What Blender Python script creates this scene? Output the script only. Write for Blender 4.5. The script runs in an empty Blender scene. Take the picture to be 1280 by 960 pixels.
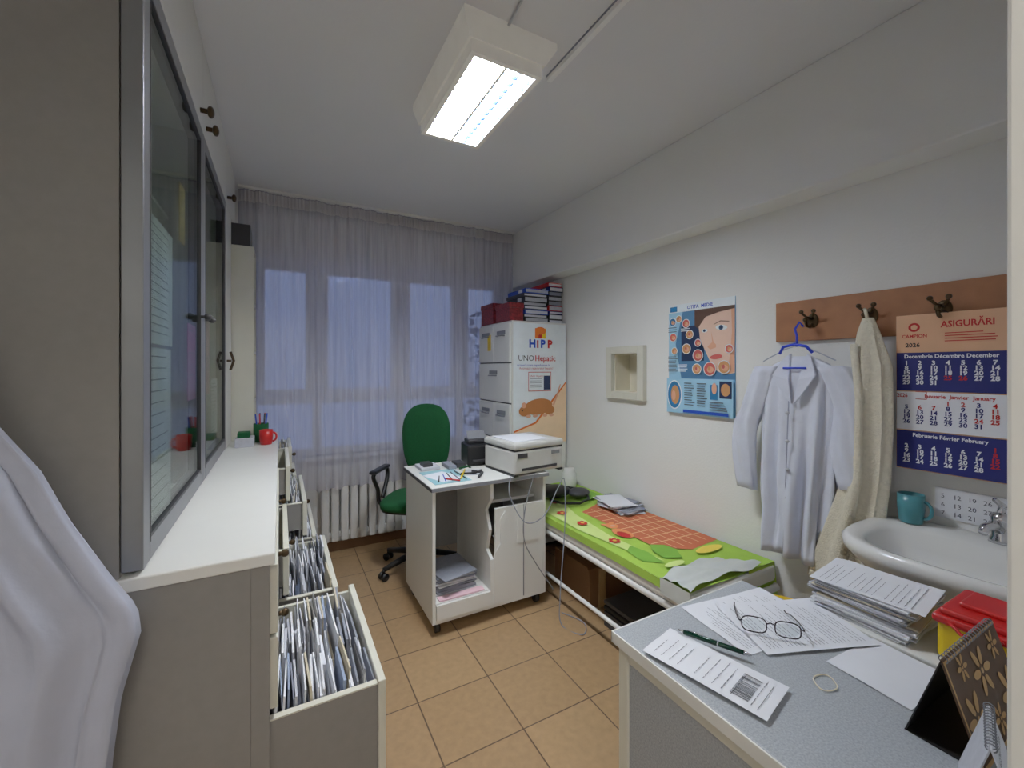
import bpy, bmesh, math, random
from mathutils import Vector, Matrix
random.seed(7)
scene=bpy.context.scene
try:
    scene.view_settings.view_transform='Standard'
    scene.view_settings.gamma=1.2
except Exception: pass

# ---------------------------------------------------------------- materials
def lin(c):
    return tuple(((x/255)/12.92 if x/255<=0.04045 else ((x/255+0.055)/1.055)**2.4) for x in c)+(1,)
_m={}
def mat(name,col,rough=.5,metal=0,var=.04,scale=12,bump=0,bscale=60,spec=.4,emit=0):
    if name in _m: return _m[name]
    m=bpy.data.materials.new(name); m.use_nodes=True
    nt=m.node_tree; b=nt.nodes['Principled BSDF']
    c=tuple(x**1.12 for x in lin(col)[:3])+(1,)
    b.inputs['Roughness'].default_value=rough; b.inputs['Metallic'].default_value=metal
    b.inputs['Specular IOR Level'].default_value=spec
    tc=nt.nodes.new('ShaderNodeTexCoord')
    n=nt.nodes.new('ShaderNodeTexNoise'); n.inputs['Scale'].default_value=scale; n.inputs['Detail'].default_value=3
    nt.links.new(tc.outputs['Object'],n.inputs['Vector'])
    r=nt.nodes.new('ShaderNodeValToRGB')
    r.color_ramp.elements[0].position=.3; r.color_ramp.elements[1].position=.7
    r.color_ramp.elements[0].color=tuple(x*(1-var) for x in c[:3])+(1,)
    r.color_ramp.elements[1].color=tuple(min(1,x*(1+var)) for x in c[:3])+(1,)
    nt.links.new(n.outputs['Fac'],r.inputs['Fac']); nt.links.new(r.outputs['Color'],b.inputs['Base Color'])
    if bump:
        n2=nt.nodes.new('ShaderNodeTexNoise'); n2.inputs['Scale'].default_value=bscale; n2.inputs['Detail'].default_value=4
        nt.links.new(tc.outputs['Object'],n2.inputs['Vector'])
        bp=nt.nodes.new('ShaderNodeBump'); bp.inputs['Strength'].default_value=bump; bp.inputs['Distance'].default_value=.01
        nt.links.new(n2.outputs['Fac'],bp.inputs['Height']); nt.links.new(bp.outputs['Normal'],b.inputs['Normal'])
    if emit:
        b.inputs['Emission Color'].default_value=c; b.inputs['Emission Strength'].default_value=emit
    _m[name]=m; return m
def emis(name,col,s):
    m=bpy.data.materials.new(name); m.use_nodes=True; nt=m.node_tree; nt.nodes.clear()
    o=nt.nodes.new('ShaderNodeOutputMaterial'); e=nt.nodes.new('ShaderNodeEmission')
    e.inputs['Color'].default_value=lin(col); e.inputs['Strength'].default_value=s
    nt.links.new(e.outputs[0],o.inputs[0]); return m
def glassmat(name,tint=(235,240,240),refl=.12):
    m=bpy.data.materials.new(name); m.use_nodes=True; nt=m.node_tree; nt.nodes.clear()
    o=nt.nodes.new('ShaderNodeOutputMaterial'); t=nt.nodes.new('ShaderNodeBsdfTransparent'); g=nt.nodes.new('ShaderNodeBsdfGlossy')
    t.inputs['Color'].default_value=lin(tint); g.inputs['Roughness'].default_value=.03
    lw=nt.nodes.new('ShaderNodeLayerWeight'); lw.inputs['Blend'].default_value=.2
    ma=nt.nodes.new('ShaderNodeMath'); ma.operation='MULTIPLY_ADD'; ma.inputs[1].default_value=.45; ma.inputs[2].default_value=refl*.4
    nt.links.new(lw.outputs['Fresnel'],ma.inputs[0])
    mx=nt.nodes.new('ShaderNodeMixShader'); nt.links.new(ma.outputs[0],mx.inputs[0])
    nt.links.new(t.outputs[0],mx.inputs[1]); nt.links.new(g.outputs[0],mx.inputs[2]); nt.links.new(mx.outputs[0],o.inputs[0])
    return m
def sheer(name,col,transp):
    m=bpy.data.materials.new(name); m.use_nodes=True; nt=m.node_tree; nt.nodes.clear()
    N=nt.nodes.new; L=nt.links.new
    o=N('ShaderNodeOutputMaterial'); t=N('ShaderNodeBsdfTransparent'); d=N('ShaderNodeBsdfDiffuse'); tl=N('ShaderNodeBsdfTranslucent')
    d.inputs['Color'].default_value=lin(col); tl.inputs['Color'].default_value=lin(col)
    a=N('ShaderNodeMixShader'); a.inputs[0].default_value=.35; L(d.outputs[0],a.inputs[1]); L(tl.outputs[0],a.inputs[2])
    tc=N('ShaderNodeTexCoord'); mp=N('ShaderNodeMapping'); mp.inputs['Scale'].default_value=(40,1,1.5); L(tc.outputs['Object'],mp.inputs[0])
    v=N('ShaderNodeTexNoise'); v.inputs['Scale'].default_value=1.2; L(mp.outputs[0],v.inputs['Vector'])
    r=N('ShaderNodeValToRGB'); r.color_ramp.elements[0].position=.35; r.color_ramp.elements[0].color=(transp*.75,)*3+(1,)
    r.color_ramp.elements[1].position=.65; r.color_ramp.elements[1].color=(transp,)*3+(1,)
    L(v.outputs['Fac'],r.inputs[0])
    mx=N('ShaderNodeMixShader'); L(r.outputs['Color'],mx.inputs[0]); L(a.outputs[0],mx.inputs[1]); L(t.outputs[0],mx.inputs[2])
    L(mx.outputs[0],o.inputs[0]); return m
def tilemat():
    m=bpy.data.materials.new('floor_tiles'); m.use_nodes=True; nt=m.node_tree; N=nt.nodes.new; L=nt.links.new
    b=nt.nodes['Principled BSDF']; g=N('ShaderNodeNewGeometry'); mp=N('ShaderNodeMapping')
    T=.325
    mp.inputs['Location'].default_value=(-(.835-T*4)/T,-(1.756-T*10)/T,0); mp.inputs['Scale'].default_value=(1/T,1/T,1/T)
    L(g.outputs['Position'],mp.inputs[0])
    br=N('ShaderNodeTexBrick'); br.offset=0; br.squash=1
    br.inputs['Scale'].default_value=1; br.inputs['Mortar Size'].default_value=.009; br.inputs['Mortar Smooth'].default_value=.1
    br.inputs['Brick Width'].default_value=1; br.inputs['Row Height'].default_value=1
    br.inputs['Color1'].default_value=lin((182,146,104)); br.inputs['Color2'].default_value=lin((172,137,97)); br.inputs['Mortar'].default_value=lin((98,74,54))
    L(mp.outputs[0],br.inputs['Vector'])
    n=N('ShaderNodeTexNoise'); n.inputs['Scale'].default_value=35; n.inputs['Detail'].default_value=6; L(g.outputs['Position'],n.inputs['Vector'])
    mx=N('ShaderNodeMixRGB'); mx.blend_type='MULTIPLY'; mx.inputs[0].default_value=.4
    L(br.outputs['Color'],mx.inputs[1]); L(n.outputs['Fac'],mx.inputs[2]); 
    L(mx.outputs[0],b.inputs['Base Color'])
    b.inputs['Roughness'].default_value=.38
    bp=N('ShaderNodeBump'); bp.inputs['Strength'].default_value=.4; bp.inputs['Distance'].default_value=.003; bp.invert=True
    L(br.outputs['Fac'],bp.inputs['Height']); L(bp.outputs[0],b.inputs['Normal'])
    return m

# ---------------------------------------------------------------- mesh builder
class B:
    def __init__(s,name,loc=(0,0,0),rot=0):
        s.name=name; s.v=[]; s.f=[]; s.fm=[]; s.sm=[]; s.mats=[]
        s.M=Matrix.Translation(loc)@Matrix.Rotation(math.radians(rot),4,'Z')
    def mi(s,m):
        if m not in s.mats: s.mats.append(m)
        return s.mats.index(m)
    def add(s,vs,fs,m,sm=False):
        o=len(s.v); k=s.mi(m)
        s.v+=[s.M@Vector(p) for p in vs]
        for f in fs: s.f.append([i+o for i in f]); s.fm.append(k); s.sm.append(sm)
    def box(s,x0,y0,z0,x1,y1,z1,m,bev=0,R=None,seg=2):
        x0,x1=sorted((x0,x1)); y0,y1=sorted((y0,y1)); z0,z1=sorted((z0,z1))
        bm=bmesh.new(); bmesh.ops.create_cube(bm,size=1)
        for v in bm.verts: v.co=Vector((v.co.x*(x1-x0),v.co.y*(y1-y0),v.co.z*(z1-z0)))
        if bev: bmesh.ops.bevel(bm,geom=bm.edges[:],offset=min(bev,.49*min(x1-x0,y1-y0,z1-z0)),segments=seg,affect='EDGES',profile=.5)
        c=Vector(((x0+x1)/2,(y0+y1)/2,(z0+z1)/2))
        if R is not None:
            for v in bm.verts: v.co=R@v.co
        bm.verts.index_update()
        s.add([v.co+c for v in bm.verts],[[v.index for v in f.verts] for f in bm.faces],m,False); bm.free()
    def tube(s,pts,r,m,n=8,closed=False,caps=True):
        pts=[Vector(p) for p in pts]; N=len(pts)
        rr=r if isinstance(r,(list,tuple)) else [r]*N
        vs=[];prev=None
        for i,p in enumerate(pts):
            if closed: t=pts[(i+1)%N]-pts[i-1]
            else: t=pts[min(i+1,N-1)]-pts[max(i-1,0)]
            t=t.normalized() if t.length>1e-9 else Vector((0,0,1))
            if prev is None:
                a=Vector((0,0,1)) if abs(t.z)<.9 else Vector((1,0,0))
                u=t.cross(a).normalized()
            else:
                u=(prev-t*prev.dot(t)); u=u.normalized() if u.length>1e-6 else prev
            prev=u; w=t.cross(u)
            for k in range(n):
                a=2*math.pi*k/n; vs.append(p+(u*math.cos(a)+w*math.sin(a))*rr[i])
        fs=[]
        for i in range(N if closed else N-1):
            j=(i+1)%N
            for k in range(n): fs.append([i*n+k,i*n+(k+1)%n,j*n+(k+1)%n,j*n+k])
        if caps and not closed: fs.append(list(range(n))[::-1]); fs.append([(N-1)*n+k for k in range(n)])
        s.add(vs,fs,m,True)
    def cyl(s,p0,p1,r,m,r1=None,n=24): s.tube([p0,p1],[r,r if r1 is None else r1],m,n)
    def lathe(s,prof,c,m,n=32,sx=1,sy=1):
        vs=[];fs=[]
        for r,z in prof:
            for k in range(n):
                a=2*math.pi*k/n; vs.append((c[0]+r*sx*math.cos(a),c[1]+r*sy*math.sin(a),c[2]+z))
        for i in range(len(prof)-1):
            for k in range(n): fs.append([i*n+k,i*n+(k+1)%n,(i+1)*n+(k+1)%n,(i+1)*n+k])
        s.add(vs,fs,m,True)
    def loft(s,rings,m,caps=True,sm=True):
        n=len(rings[0]); vs=[p for r in rings for p in r]; fs=[]
        for i in range(len(rings)-1):
            for k in range(n): fs.append([i*n+k,i*n+(k+1)%n,(i+1)*n+(k+1)%n,(i+1)*n+k])
        if caps: fs.append(list(range(n))[::-1]); fs.append([(len(rings)-1)*n+k for k in range(n)])
        s.add(vs,fs,m,sm)
    def ball(s,c,r,m,n=20,e=1.0,R=None):
        if not isinstance(r,(tuple,list)): r=(r,)*3
        rings=[]; sg=lambda x,p: math.copysign(abs(x)**p,x)
        for i in range(1,n):
            th=math.pi*i/n; z=sg(math.cos(th),e); q=sg(math.sin(th),e); ring=[]
            for k in range(n*2):
                a=math.pi*k/n
                p=Vector((r[0]*q*sg(math.cos(a),e),r[1]*q*sg(math.sin(a),e),-r[2]*z))
                if R is not None: p=R@p
                ring.append(p+Vector(c))
            rings.append(ring)
        s.loft(rings,m)
    def grid(s,fn,nu,nv,m,sm=True):
        vs=[fn(i/nu,j/nv) for j in range(nv+1) for i in range(nu+1)]
        fs=[[j*(nu+1)+i,j*(nu+1)+i+1,(j+1)*(nu+1)+i+1,(j+1)*(nu+1)+i] for j in range(nv) for i in range(nu)]
        s.add(vs,fs,m,sm)
    def poly(s,pts,m): s.add(pts,[list(range(len(pts)))],m)
    def prism(s,pts,d,m):
        d=Vector(d); n=len(pts); a=[Vector(p) for p in pts]; vs=a+[p+d for p in a]
        s.add(vs,[list(range(n))[::-1],list(range(n,2*n))]+[[i,(i+1)%n,n+(i+1)%n,n+i] for i in range(n)],m)
    def text(s,t,org,xd,yd,size,m,align='LEFT',sx=1,bold=0):
        cu=bpy.data.curves.new('t','FONT'); cu.body=t; cu.size=size; cu.align_x=align; cu.offset=bold; cu.resolution_u=2
        ob=bpy.data.objects.new('t',cu); scene.collection.objects.link(ob)
        dg=bpy.context.evaluated_depsgraph_get(); me=bpy.data.meshes.new_from_object(ob.evaluated_get(dg))
        xd=Vector(xd); yd=Vector(yd); o=Vector(org)
        s.add([o+xd*v.co.x*sx+yd*v.co.y for v in me.vertices],[list(p.vertices) for p in me.polygons],m)
        bpy.data.objects.remove(ob); bpy.data.curves.remove(cu); bpy.data.meshes.remove(me)
    def done(s,recalc=True):
        me=bpy.data.meshes.new(s.name)
        lo=Vector([min(p[i] for p in s.v) for i in range(3)]); hi=Vector([max(p[i] for p in s.v) for i in range(3)])
        c=Vector(((lo.x+hi.x)/2,(lo.y+hi.y)/2,lo.z))
        me.from_pydata([p-c for p in s.v],[],s.f)
        for m in s.mats: me.materials.append(m)
        for p,k,q in zip(me.polygons,s.fm,s.sm): p.material_index=k; p.use_smooth=q
        me.update()
        if recalc:
            bm=bmesh.new(); bm.from_mesh(me); bmesh.ops.recalc_face_normals(bm,faces=bm.faces[:]); bm.to_mesh(me); bm.free()
        ob=bpy.data.objects.new(s.name,me); ob.location=c; scene.collection.objects.link(ob); return ob
class Plane2:
    """flat printed artwork: local 2D coords on a real plane"""
    def __init__(s,b,o,x,y,n): s.b=b; s.o=Vector(o); s.x=Vector(x); s.y=Vector(y); s.n=Vector(n); s.k=0
    def p(s,x,y): return s.o+s.x*x+s.y*y+s.n*(.0006+.0002*s.k)
    def poly(s,pts,m): s.k+=1; s.b.poly([s.p(*q) for q in pts],m)
    def rect(s,x0,y0,x1,y1,m): s.poly([(x0,y0),(x1,y0),(x1,y1),(x0,y1)],m)
    def ell(s,cx,cy,rx,ry,m,n=28,rot=0):
        c,d=math.cos(rot),math.sin(rot)
        s.poly([(cx+rx*math.cos(a)*c-ry*math.sin(a)*d,cy+rx*math.cos(a)*d+ry*math.sin(a)*c) for a in [2*math.pi*i/n for i in range(n)]],m)
    def text(s,t,x,y,size,m,align='LEFT',sx=1,bold=0):
        s.k+=1; s.b.text(t,s.p(x,y),s.x,s.y,size,m,align,sx,bold)

# palette
wallm=mat('wall_paint',(232,232,230),.85,var=.015,scale=2,bump=.12,bscale=90)
ceilm=mat('ceiling_paint',(226,226,228),.9,var=.015,scale=2,bump=.08)
white=mat('white_laminate',(224,224,220),.35,var=.01)
cream=mat('cream_laminate',(214,212,198),.4,var=.02)
greige=mat('greige_panel',(140,137,134),.5,var=.03,scale=40)
speck=mat('speckled_worktop',(166,171,176),.45,var=.2,scale=260)
alu=mat('aluminium',(140,142,146),.4,.6)
dgrey=mat('dark_grey',(60,60,64),.5)
black=mat('black_plastic',(24,24,26),.45)
dark=mat('dark_gap',(40,38,36),.8)
chrome=mat('chrome',(210,210,214),.12,1)
paper=mat('paper_white',(224,226,232),.8,var=.02)
paper2=mat('paper_grey',(190,192,200),.8,var=.06,scale=60)
paper3=mat('paper_shade',(142,146,158),.8,var=.08,scale=60)
paperb=mat('paper_blue',(150,164,190),.8,var=.08,scale=60)
paperc=mat('paper_kraft',(200,190,168),.8,var=.08,scale=60)
ink=mat('ink_dark',(40,42,50),.8)
inkg=mat('ink_grey',(92,96,108),.8)
red=mat('red_plastic',(196,32,30),.35)
yellow=mat('yellow_plastic',(232,198,26),.45)
green=mat('green_fabric',(14,88,46),.9,var=.12,scale=90,bump=.2,bscale=300)
navy=mat('navy_print',(28,36,112),.6)
orange=mat('orange_print',(228,120,36),.6)
redp=mat('red_print',(196,36,34),.6)
bluep=mat('blue_print',(30,80,190),.6)
skin=mat('skin_print',(226,170,140),.6)
brass=mat('antique_brass',(84,68,48),.35,.8)
porc=mat('porcelain',(222,222,220),.12,var=.01,spec=.6)
pvc=mat('pvc_frame',(236,238,244),.35)
clothw=mat('white_cotton',(212,216,230),.9,var=.04,bump=.25,bscale=25)
glass=glassmat('clear_glass')
cabglass=glassmat('cabinet_glass',(224,232,228),.22)
wood=mat('beech_board',(166,114,78),.45,var=.14,scale=14)

YW=3.53; XR=2.05; XL=-.75; H=2.65
# ---------------------------------------------------------------- room shell
b=B('floor'); b.box(XL-.1,-1.5,-.1,XR+.2,YW+.2,0,tilemat()); b.done()
b=B('ceiling'); b.box(XL-.1,-1.5,H,XR+.2,YW+.2,H+.1,ceilm); b.done()
NY0,NY1,NZ0,NZ1=2.01,2.25,1.25,1.505
b=B('wall_right')
b.box(XR,.107,0,XR+.2,NY0,H,wallm); b.box(XR,NY1,0,XR+.2,YW,H,wallm)
b.box(XR,NY0,0,XR+.2,NY1,NZ0,wallm); b.box(XR,NY0,NZ1,XR+.2,NY1,H,wallm); b.box(XR+.14,NY0,NZ0,XR+.2,NY1,NZ1,wallm); b.done()
b=B('trim_beam'); b.box(1.90,.107,2.15,XR,YW,H,wallm,.006); b.done()
b=B('wall_left'); b.box(XL-.1,-1.5,0,XL,YW,H,wallm); b.done()
WX0,WX1,WZ0,WZ1=-.2,1.86,.74,2.24
b=B('wall_back')
b.box(XL-.1,YW,0,XR+.2,YW+.2,WZ0,wallm); b.box(XL-.1,YW,WZ1,XR+.2,YW+.2,H,wallm)
b.box(XL-.1,YW,WZ0,WX0,YW+.2,WZ1,wallm); b.box(WX1,YW,WZ0,XR+.2,YW+.2,WZ1,wallm); b.done()
b=B('wall_front'); b.box(.56,-.1,0,XR+.2,.1,H,wallm); b.box(XL,-.1,2.12,.56,0,H,wallm); b.done()
b=B('wall_hall'); b.box(XL-.1,-1.6,0,.7,-1.5,H,wallm); b.box(.6,-1.5,0,.7,-.1,H,wallm); b.done()
b=B('trim_door_frame'); b.box(.53,-.11,0,.56,.107,2.65,white,.004); b.box(.53,.1,0,.6,.112,2.65,white,.003); b.done()
b=B('baseboard_back'); b.box(-.02,YW-.012,0,1.9,YW,.07,mat('brown_tile',(120,90,66),.4)); b.done()
b=B('baseboard_right'); b.box(XR-.012,.75,0,XR,YW-.02,.07,mat('brown_tile',(120,90,66),.4)); b.done()
# window
b=B('window_1')
def fr(x0,z0,x1,z1,w,y0,y1,m):
    b.box(x0,y0,z0,x0+w,y1,z1,m,.004); b.box(x1-w,y0,z0,x1,y1,z1,m,.004)
    b.box(x0+w,y0,z0,x1-w,y1,z0+w,m,.004); b.box(x0+w,y0,z1-w,x1-w,y1,z1,m,.004)
y0,y1=YW+.05,YW+.11
fr(WX0,WZ0,WX1,WZ1,.055,y0,y1,pvc)
cols=[WX0+.055,.25,.89,1.42,WX1-.055]
for x in cols[1:-1]: b.box(x-.03,y0,WZ0+.055,x+.03,y1,WZ1-.055,pvc,.004)
b.box(WX0+.055,y0-.005,1.14,WX1-.055,y1,1.2,pvc,.004)
for i in range(4):
    a,c=cols[i]+(.03 if i else 0),cols[i+1]-(.03 if i<3 else 0)
    fr(a+.003,1.205,c-.003,WZ1-.06,.045,y0-.015,y1-.01,pvc)
    b.box(a+.04,y0+.02,1.24,c-.04,y0+.026,WZ1-.1,glass); b.box(a,y0+.02,WZ0+.055,c,y0+.026,1.14,glass)
b.box(.84,y0-.05,1.6,.86,y0-.015,1.72,pvc,.004)
b.done()
b=B('trim_window_sill'); b.box(WX0,YW-.05,WZ0-.03,WX1,YW+.05,WZ0,white,.005); b.done()
b=B('outdoor_tree',(4.3,7.6,-3))
b.tube([(0,0,0),(.05,0,2),(0,.1,3.4),(.1,0,4.6)],[.16,.13,.1,.05],mat('bark',(70,60,55),.9))
leaf=mat('foliage',(70,84,104),.9,var=.2)
for i in range(900):
    a=random.random()*6.28; r=random.random()**.5*1.3; z=3.2+random.random()*2.3
    p=Vector((r*math.cos(a),r*math.sin(a),z)); q=[Vector((random.uniform(-.1,.1) for _ in range(3))) for _ in range(4)]
    b.poly([p+q[0],p+q[1],p+q[2]],leaf)
b.done(False)
# radiator
rad=mat('radiator_enamel',(222,222,220),.3)
b=B('radiator')
n=9
for i in range(n):
    x=.27+i*.068
    b.box(x,YW-.1,.1,x+.056,YW-.04,.62,rad,.014,seg=3)
    b.box(x+.054,YW-.08,.13,x+.07,YW-.05,.17,rad,.004); b.box(x+.054,YW-.08,.55,x+.07,YW-.05,.59,rad,.004)
b.cyl((.27,YW-.065,.15),(.2,YW-.065,.15),.011,rad); b.cyl((.2,YW-.065,.15),(.2,YW-.065,.0),.011,rad)
b.box(.4,YW-.04,.5,.43,YW-.001,.53,rad); b.box(.75,YW-.04,.5,.78,YW-.001,.53,rad)
b.done()
# curtain
b=B('sheer_curtain')
cx0,cx1=-.25,1.87
def cf(u,v):
    x=cx0+(cx1-cx0)*u
    hem=.50+.018*abs(math.sin(u*math.pi*26))
    z=hem+(2.63-hem)*v
    am=.55+.45*math.sin(u*23+1.3)*math.sin(u*9.1)
    y=3.405+.024*am*(1-.3*v)*math.sin(u*128+1.6*math.sin(u*17)+1.1*math.sin(u*37)+.5*v)+.008*math.sin(u*41+v*2)+.004*math.sin(u*290+v)
    if v>.95: y+=.006*math.sin(u*600)
    x+=.014*math.sin(u*60+v*3)*(1-v)+.006*math.sin(u*210)*(1-v)
    return (x,y,z)
shm=sheer('sheer_voile',(216,214,226),.52)
b.grid(cf,560,30,shm)
b.grid(lambda u,v:(cf(u,0.962+.036*v)[0],cf(u,.97)[1]-.006,2.545+.075*v),560,3,sheer('curtain_heading',(210,206,208),.15))
b.done(False)
b=B('curtain_rail'); b.box(-.25,3.385,2.632,1.89,3.425,2.65,white,.003); b.done()

# ---------------------------------------------------------------- ceiling lamp
lw=mat('lamp_housing',(224,220,210),.4,emit=.10)  # faint emission added to the housing to help brighten the ceiling
b=B('ceiling_lamp')
def rect(x0,y0,x1,y1,z): return [(x0,y0,z),(x1,y0,z),(x1,y1,z),(x0,y1,z)]
b.loft([rect(.55,1.34,.93,1.98,2.65),rect(.55,1.34,.93,1.98,2.625),rect(.57,1.345,.88,1.955,2.55)],lw,sm=False)
b.box(.60,1.37,2.546,.72,1.925,2.5495,emis('lamp_glow_warm',(255,252,246),132))
b.box(.73,1.37,2.546,.85,1.925,2.5495,emis('lamp_glow_cool',(206,228,255),86))
lou=mat('louver',(60,84,130),.6)
b.box(.580,1.35,2.505,.60,1.945,2.552,lw); b.box(.85,1.35,2.505,.87,1.945,2.552,lw)
b.box(.72,1.36,2.505,.73,1.935,2.552,lw); b.box(.6,1.35,2.505,.85,1.37,2.552,lw); b.box(.6,1.925,2.505,.85,1.945,2.552,lw)
for i in range(1,13):
    y=1.37+i*.0427
    b.box(.6,y-.0015,2.507,.85,y+.0015,2.523,lou)
b.box(.786,1.37,2.507,.790,1.925,2.523,lou)
b.done()
b=B('ceiling_conduit'); b.box(.995,.3,2.628,1.017,1.51,2.65,mat('conduit_plastic',(240,240,238),.4),.002); b.box(.991,.3,2.645,1.021,1.51,2.65,paper3); b.done()  # the wider grey strip behind the conduit paints its shadow on the ceiling
b=B('ceiling_cable'); b.tube([(.72,1.34,2.64),(.71,1.2,2.646),(.73,1.0,2.644),(.8,.8,2.646),(1.0,.6,2.643)],.005,paper2); b.done()
b=B('hall_fill_light'); b.box(-.4,-1.05,2.6,.3,-.5,2.65,lw,.01); b.box(-.37,-1.02,2.592,.27,-.53,2.599,emis('hall_fill_glow',(255,250,242),16)); b.done()  # unseen fill light added behind the camera, shaped like a ceiling fixture

# ---------------------------------------------------------------- left cabinets
Y0=1.18; ZC=.965; XF=-.022; XU=-.297
b=B('drawer_cabinet')
b.box(-.72,Y0,.04,-.06,3.36,ZC-.03,greige,.002)
b.box(-.72,Y0+.02,0,-.1,3.35,.04,dark)
b.box(-.73,Y0-.008,ZC-.03,XF+.012,3.37,ZC,white,.004)
b.box(-.06,Y0,.04,XF,Y0+.018,ZC-.03,greige)
colsY=[1.18,1.77,2.36,2.95,3.36]; rows=[(.05,.25),(.26,.56),(.57,.745),(.755,.925)]
opened={(0,1):.255,(1,1):.20,(2,1):.165,(2,2):.12,(3,2):.09,(1,2):.03,(3,3):.065,(2,3):.045}
for c in range(4):
    ya,yb=colsY[c]+.003+(.0),colsY[c+1]-.003
    for r,(za,zb) in enumerate(rows):
        xo=opened.get((c,r),XF+.018)
        fa=ya if (c,r) in opened or c>0 else ya+.016
        b.box(xo-.02,fa,za,xo,yb,zb,cream,.003)
        if (c,r) in opened:
            zt=zb-.015
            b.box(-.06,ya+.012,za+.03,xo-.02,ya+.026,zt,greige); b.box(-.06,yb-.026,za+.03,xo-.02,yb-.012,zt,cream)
            b.box(-.06,ya+.010,zt,xo-.02,ya+.028,zt+.004,cream); b.box(-.06,ya+.026,za+.03,xo-.02,yb-.026,za+.04,cream)
        b.cyl((xo,(fa+yb)/2-.001,(za+zb)/2),(xo+.012,(fa+yb)/2,(za+zb)/2),.007,brass,n=12)
        b.ball((xo+.018,(fa+yb)/2,(za+zb)/2),.012,brass,8)
    b.box(-.06,colsY[c+1]-.002,.04,XF+.005,colsY[c+1]+.002,ZC-.03,greige)
b.done()
# files
for (c,r) in [(0,1),(1,1),(2,1),(2,2),(3,2),(3,3)]:
    xo=opened[(c,r)]; ya,yb=colsY[c]+.035,colsY[c+1]-.035; za=rows[r][0]+.045; zb=rows[r][1]
    b=B('patient_record_files'); hh=(zb-za)
    nrow=3; L=(yb-ya)/nrow
    for k in range(nrow):
        x=-.045
        while x<xo-.032:
            t=random.uniform(.0018,.007); h=hh*random.uniform(.74,1.12); m=random.choice([paper,paper,paper2,paper,paper3,paper2,paper,paperb,paper,paper3,inkg,paper2,paper,paperc,paper,paper2])
            if m is inkg: t=.0012; h*=.95
            jy=random.uniform(-.014,.014)
            R=Matrix.Rotation(random.uniform(-.09,.09),3,'Y')@Matrix.Rotation(random.uniform(-.05,.05),3,'Z')
            cy=ya+L*(k+.5); b.box(x,max(ya,cy-L*.46+jy),za,x+t,min(yb,cy+L*.46+jy),za+h,m,0,R)
            x+=t+random.uniform(.0003,.0018)
    b.done()
# upper glass cabinet
b=B('glass_display_cabinet')
ZT=2.31
inner=mat('cabinet_interior',(222,224,220),.6)
b.box(-.72,Y0,ZC,-.70,2.76,ZT,inner)
b.box(-.70,Y0,ZC,XU,Y0+.02,ZT,greige); b.box(-.70,2.74,ZC,XU,2.76,ZT,inner); b.box(-.70,1.965,ZC,XU,1.985,ZT,inner)
b.box(-.70,Y0+.02,ZC,XU,2.74,ZC+.02,inner); b.box(-.70,Y0+.02,ZT-.02,XU,2.74,ZT,inner)
for z in (1.3,1.62,1.95): b.box(-.70,Y0+.02,z,XU-.06,2.74,z+.012,inner)
for (a,c) in ((1.18,1.985),(1.99,2.76)):
    w=.052; x0,x1=XU+.002,-.257
    for (q0,r0,q1,r1) in ((a,ZC+.01,a+w,ZT),(c-w,ZC+.01,c,ZT),(a+w,ZC+.01,c-w,ZC+.01+w),(a+w,ZT-w,c-w,ZT)):
        b.box(x0,q0,r0,x1,q1,r1,alu,.003)
    for (q0,r0,q1,r1) in ((a+w,ZC+w,a+w+.006,ZT-w),(c-w-.006,ZC+w,c-w,ZT-w),(a+w,ZC+.01+w,c-w,ZC+w+.018),(a+w,ZT-w-.007,c-w,ZT-w)):
        b.box(x0,q0,r0,x1+.001,q1,r1,dgrey)
    b.box(-.266,a+w,ZC+w,-.262,c-w,ZT-w,cabglass)
for y in (1.93,2.04):
    b.cyl((-.257,y,1.6),(-.24,y,1.6),.006,dgrey,n=12); b.ball((-.235,y,1.6),.013,dgrey,8)
b.done()
b=B('notice_sheets')
def note(y0_,z0_,y1_,z1_,m=paper,lines=14):
    b.box(-.2700,y0_,z0_,-.2680,y1_,z1_,m)
    for i in range(lines):
        z=z1_-.02-(z1_-z0_-.03)*i/lines
        b.poly([(-.2676,y0_+.015,z),(-.2676,y0_+.015+(y1_-y0_-.03)*random.uniform(.5,1),z),(-.2676,y0_+.015+(y1_-y0_-.03)*.8,z-.003),(-.2676,y0_+.015,z-.003)],inkg)
note(1.27,1.03,1.5,1.46); note(1.28,1.47,1.52,1.78); note(1.75,1.3,1.9,1.56,mat('magenta_leaf',(176,70,130),.6),3); note(2.08,1.3,2.24,1.62,mat('pink_leaf',(206,140,170),.6),6); note(2.3,1.1,2.5,1.36); note(1.62,1.8,1.7,1.98,mat('straw',(206,176,110),.8),4)
b.done()
b=B('shelf_medicine_boxes')
cl=[(220,216,200),(190,60,50),(60,90,150),(226,200,120),(180,184,190),(120,140,120)]
for z in (ZC+.02,1.312,1.632,1.962):
    y=Y0+.05
    while y<2.68:
        w=random.uniform(.04,.11); h=random.uniform(.08,.22)
        if not(1.93<y+w and y<2.0): b.box(-.62,y,z,random.uniform(-.45,-.38),y+w,z+h,mat('carton_%d'%(i:=random.randrange(6)),cl[i],.6),.002)
        y+=w+random.uniform(.005,.05)
b.done()
b=B('top_cupboard')
b.box(-.72,Y0,ZT+.003,XU+.02,3.30,H-.004,white)
yy=[1.18,1.985,2.76,3.3]
for i in range(3): b.box(XU+.022,yy[i]+.002,ZT+.006,-.257,yy[i+1]-.002,H-.006,white,.003)
for y in (1.92,2.06,2.83):
    b.cyl((-.257,y,2.36),(-.235,y,2.36),.009,brass,n=12); b.ball((-.225,y,2.36),(.012,.021,.021),brass,10)
b.done()
b=B('tall_cupboard')
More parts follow.
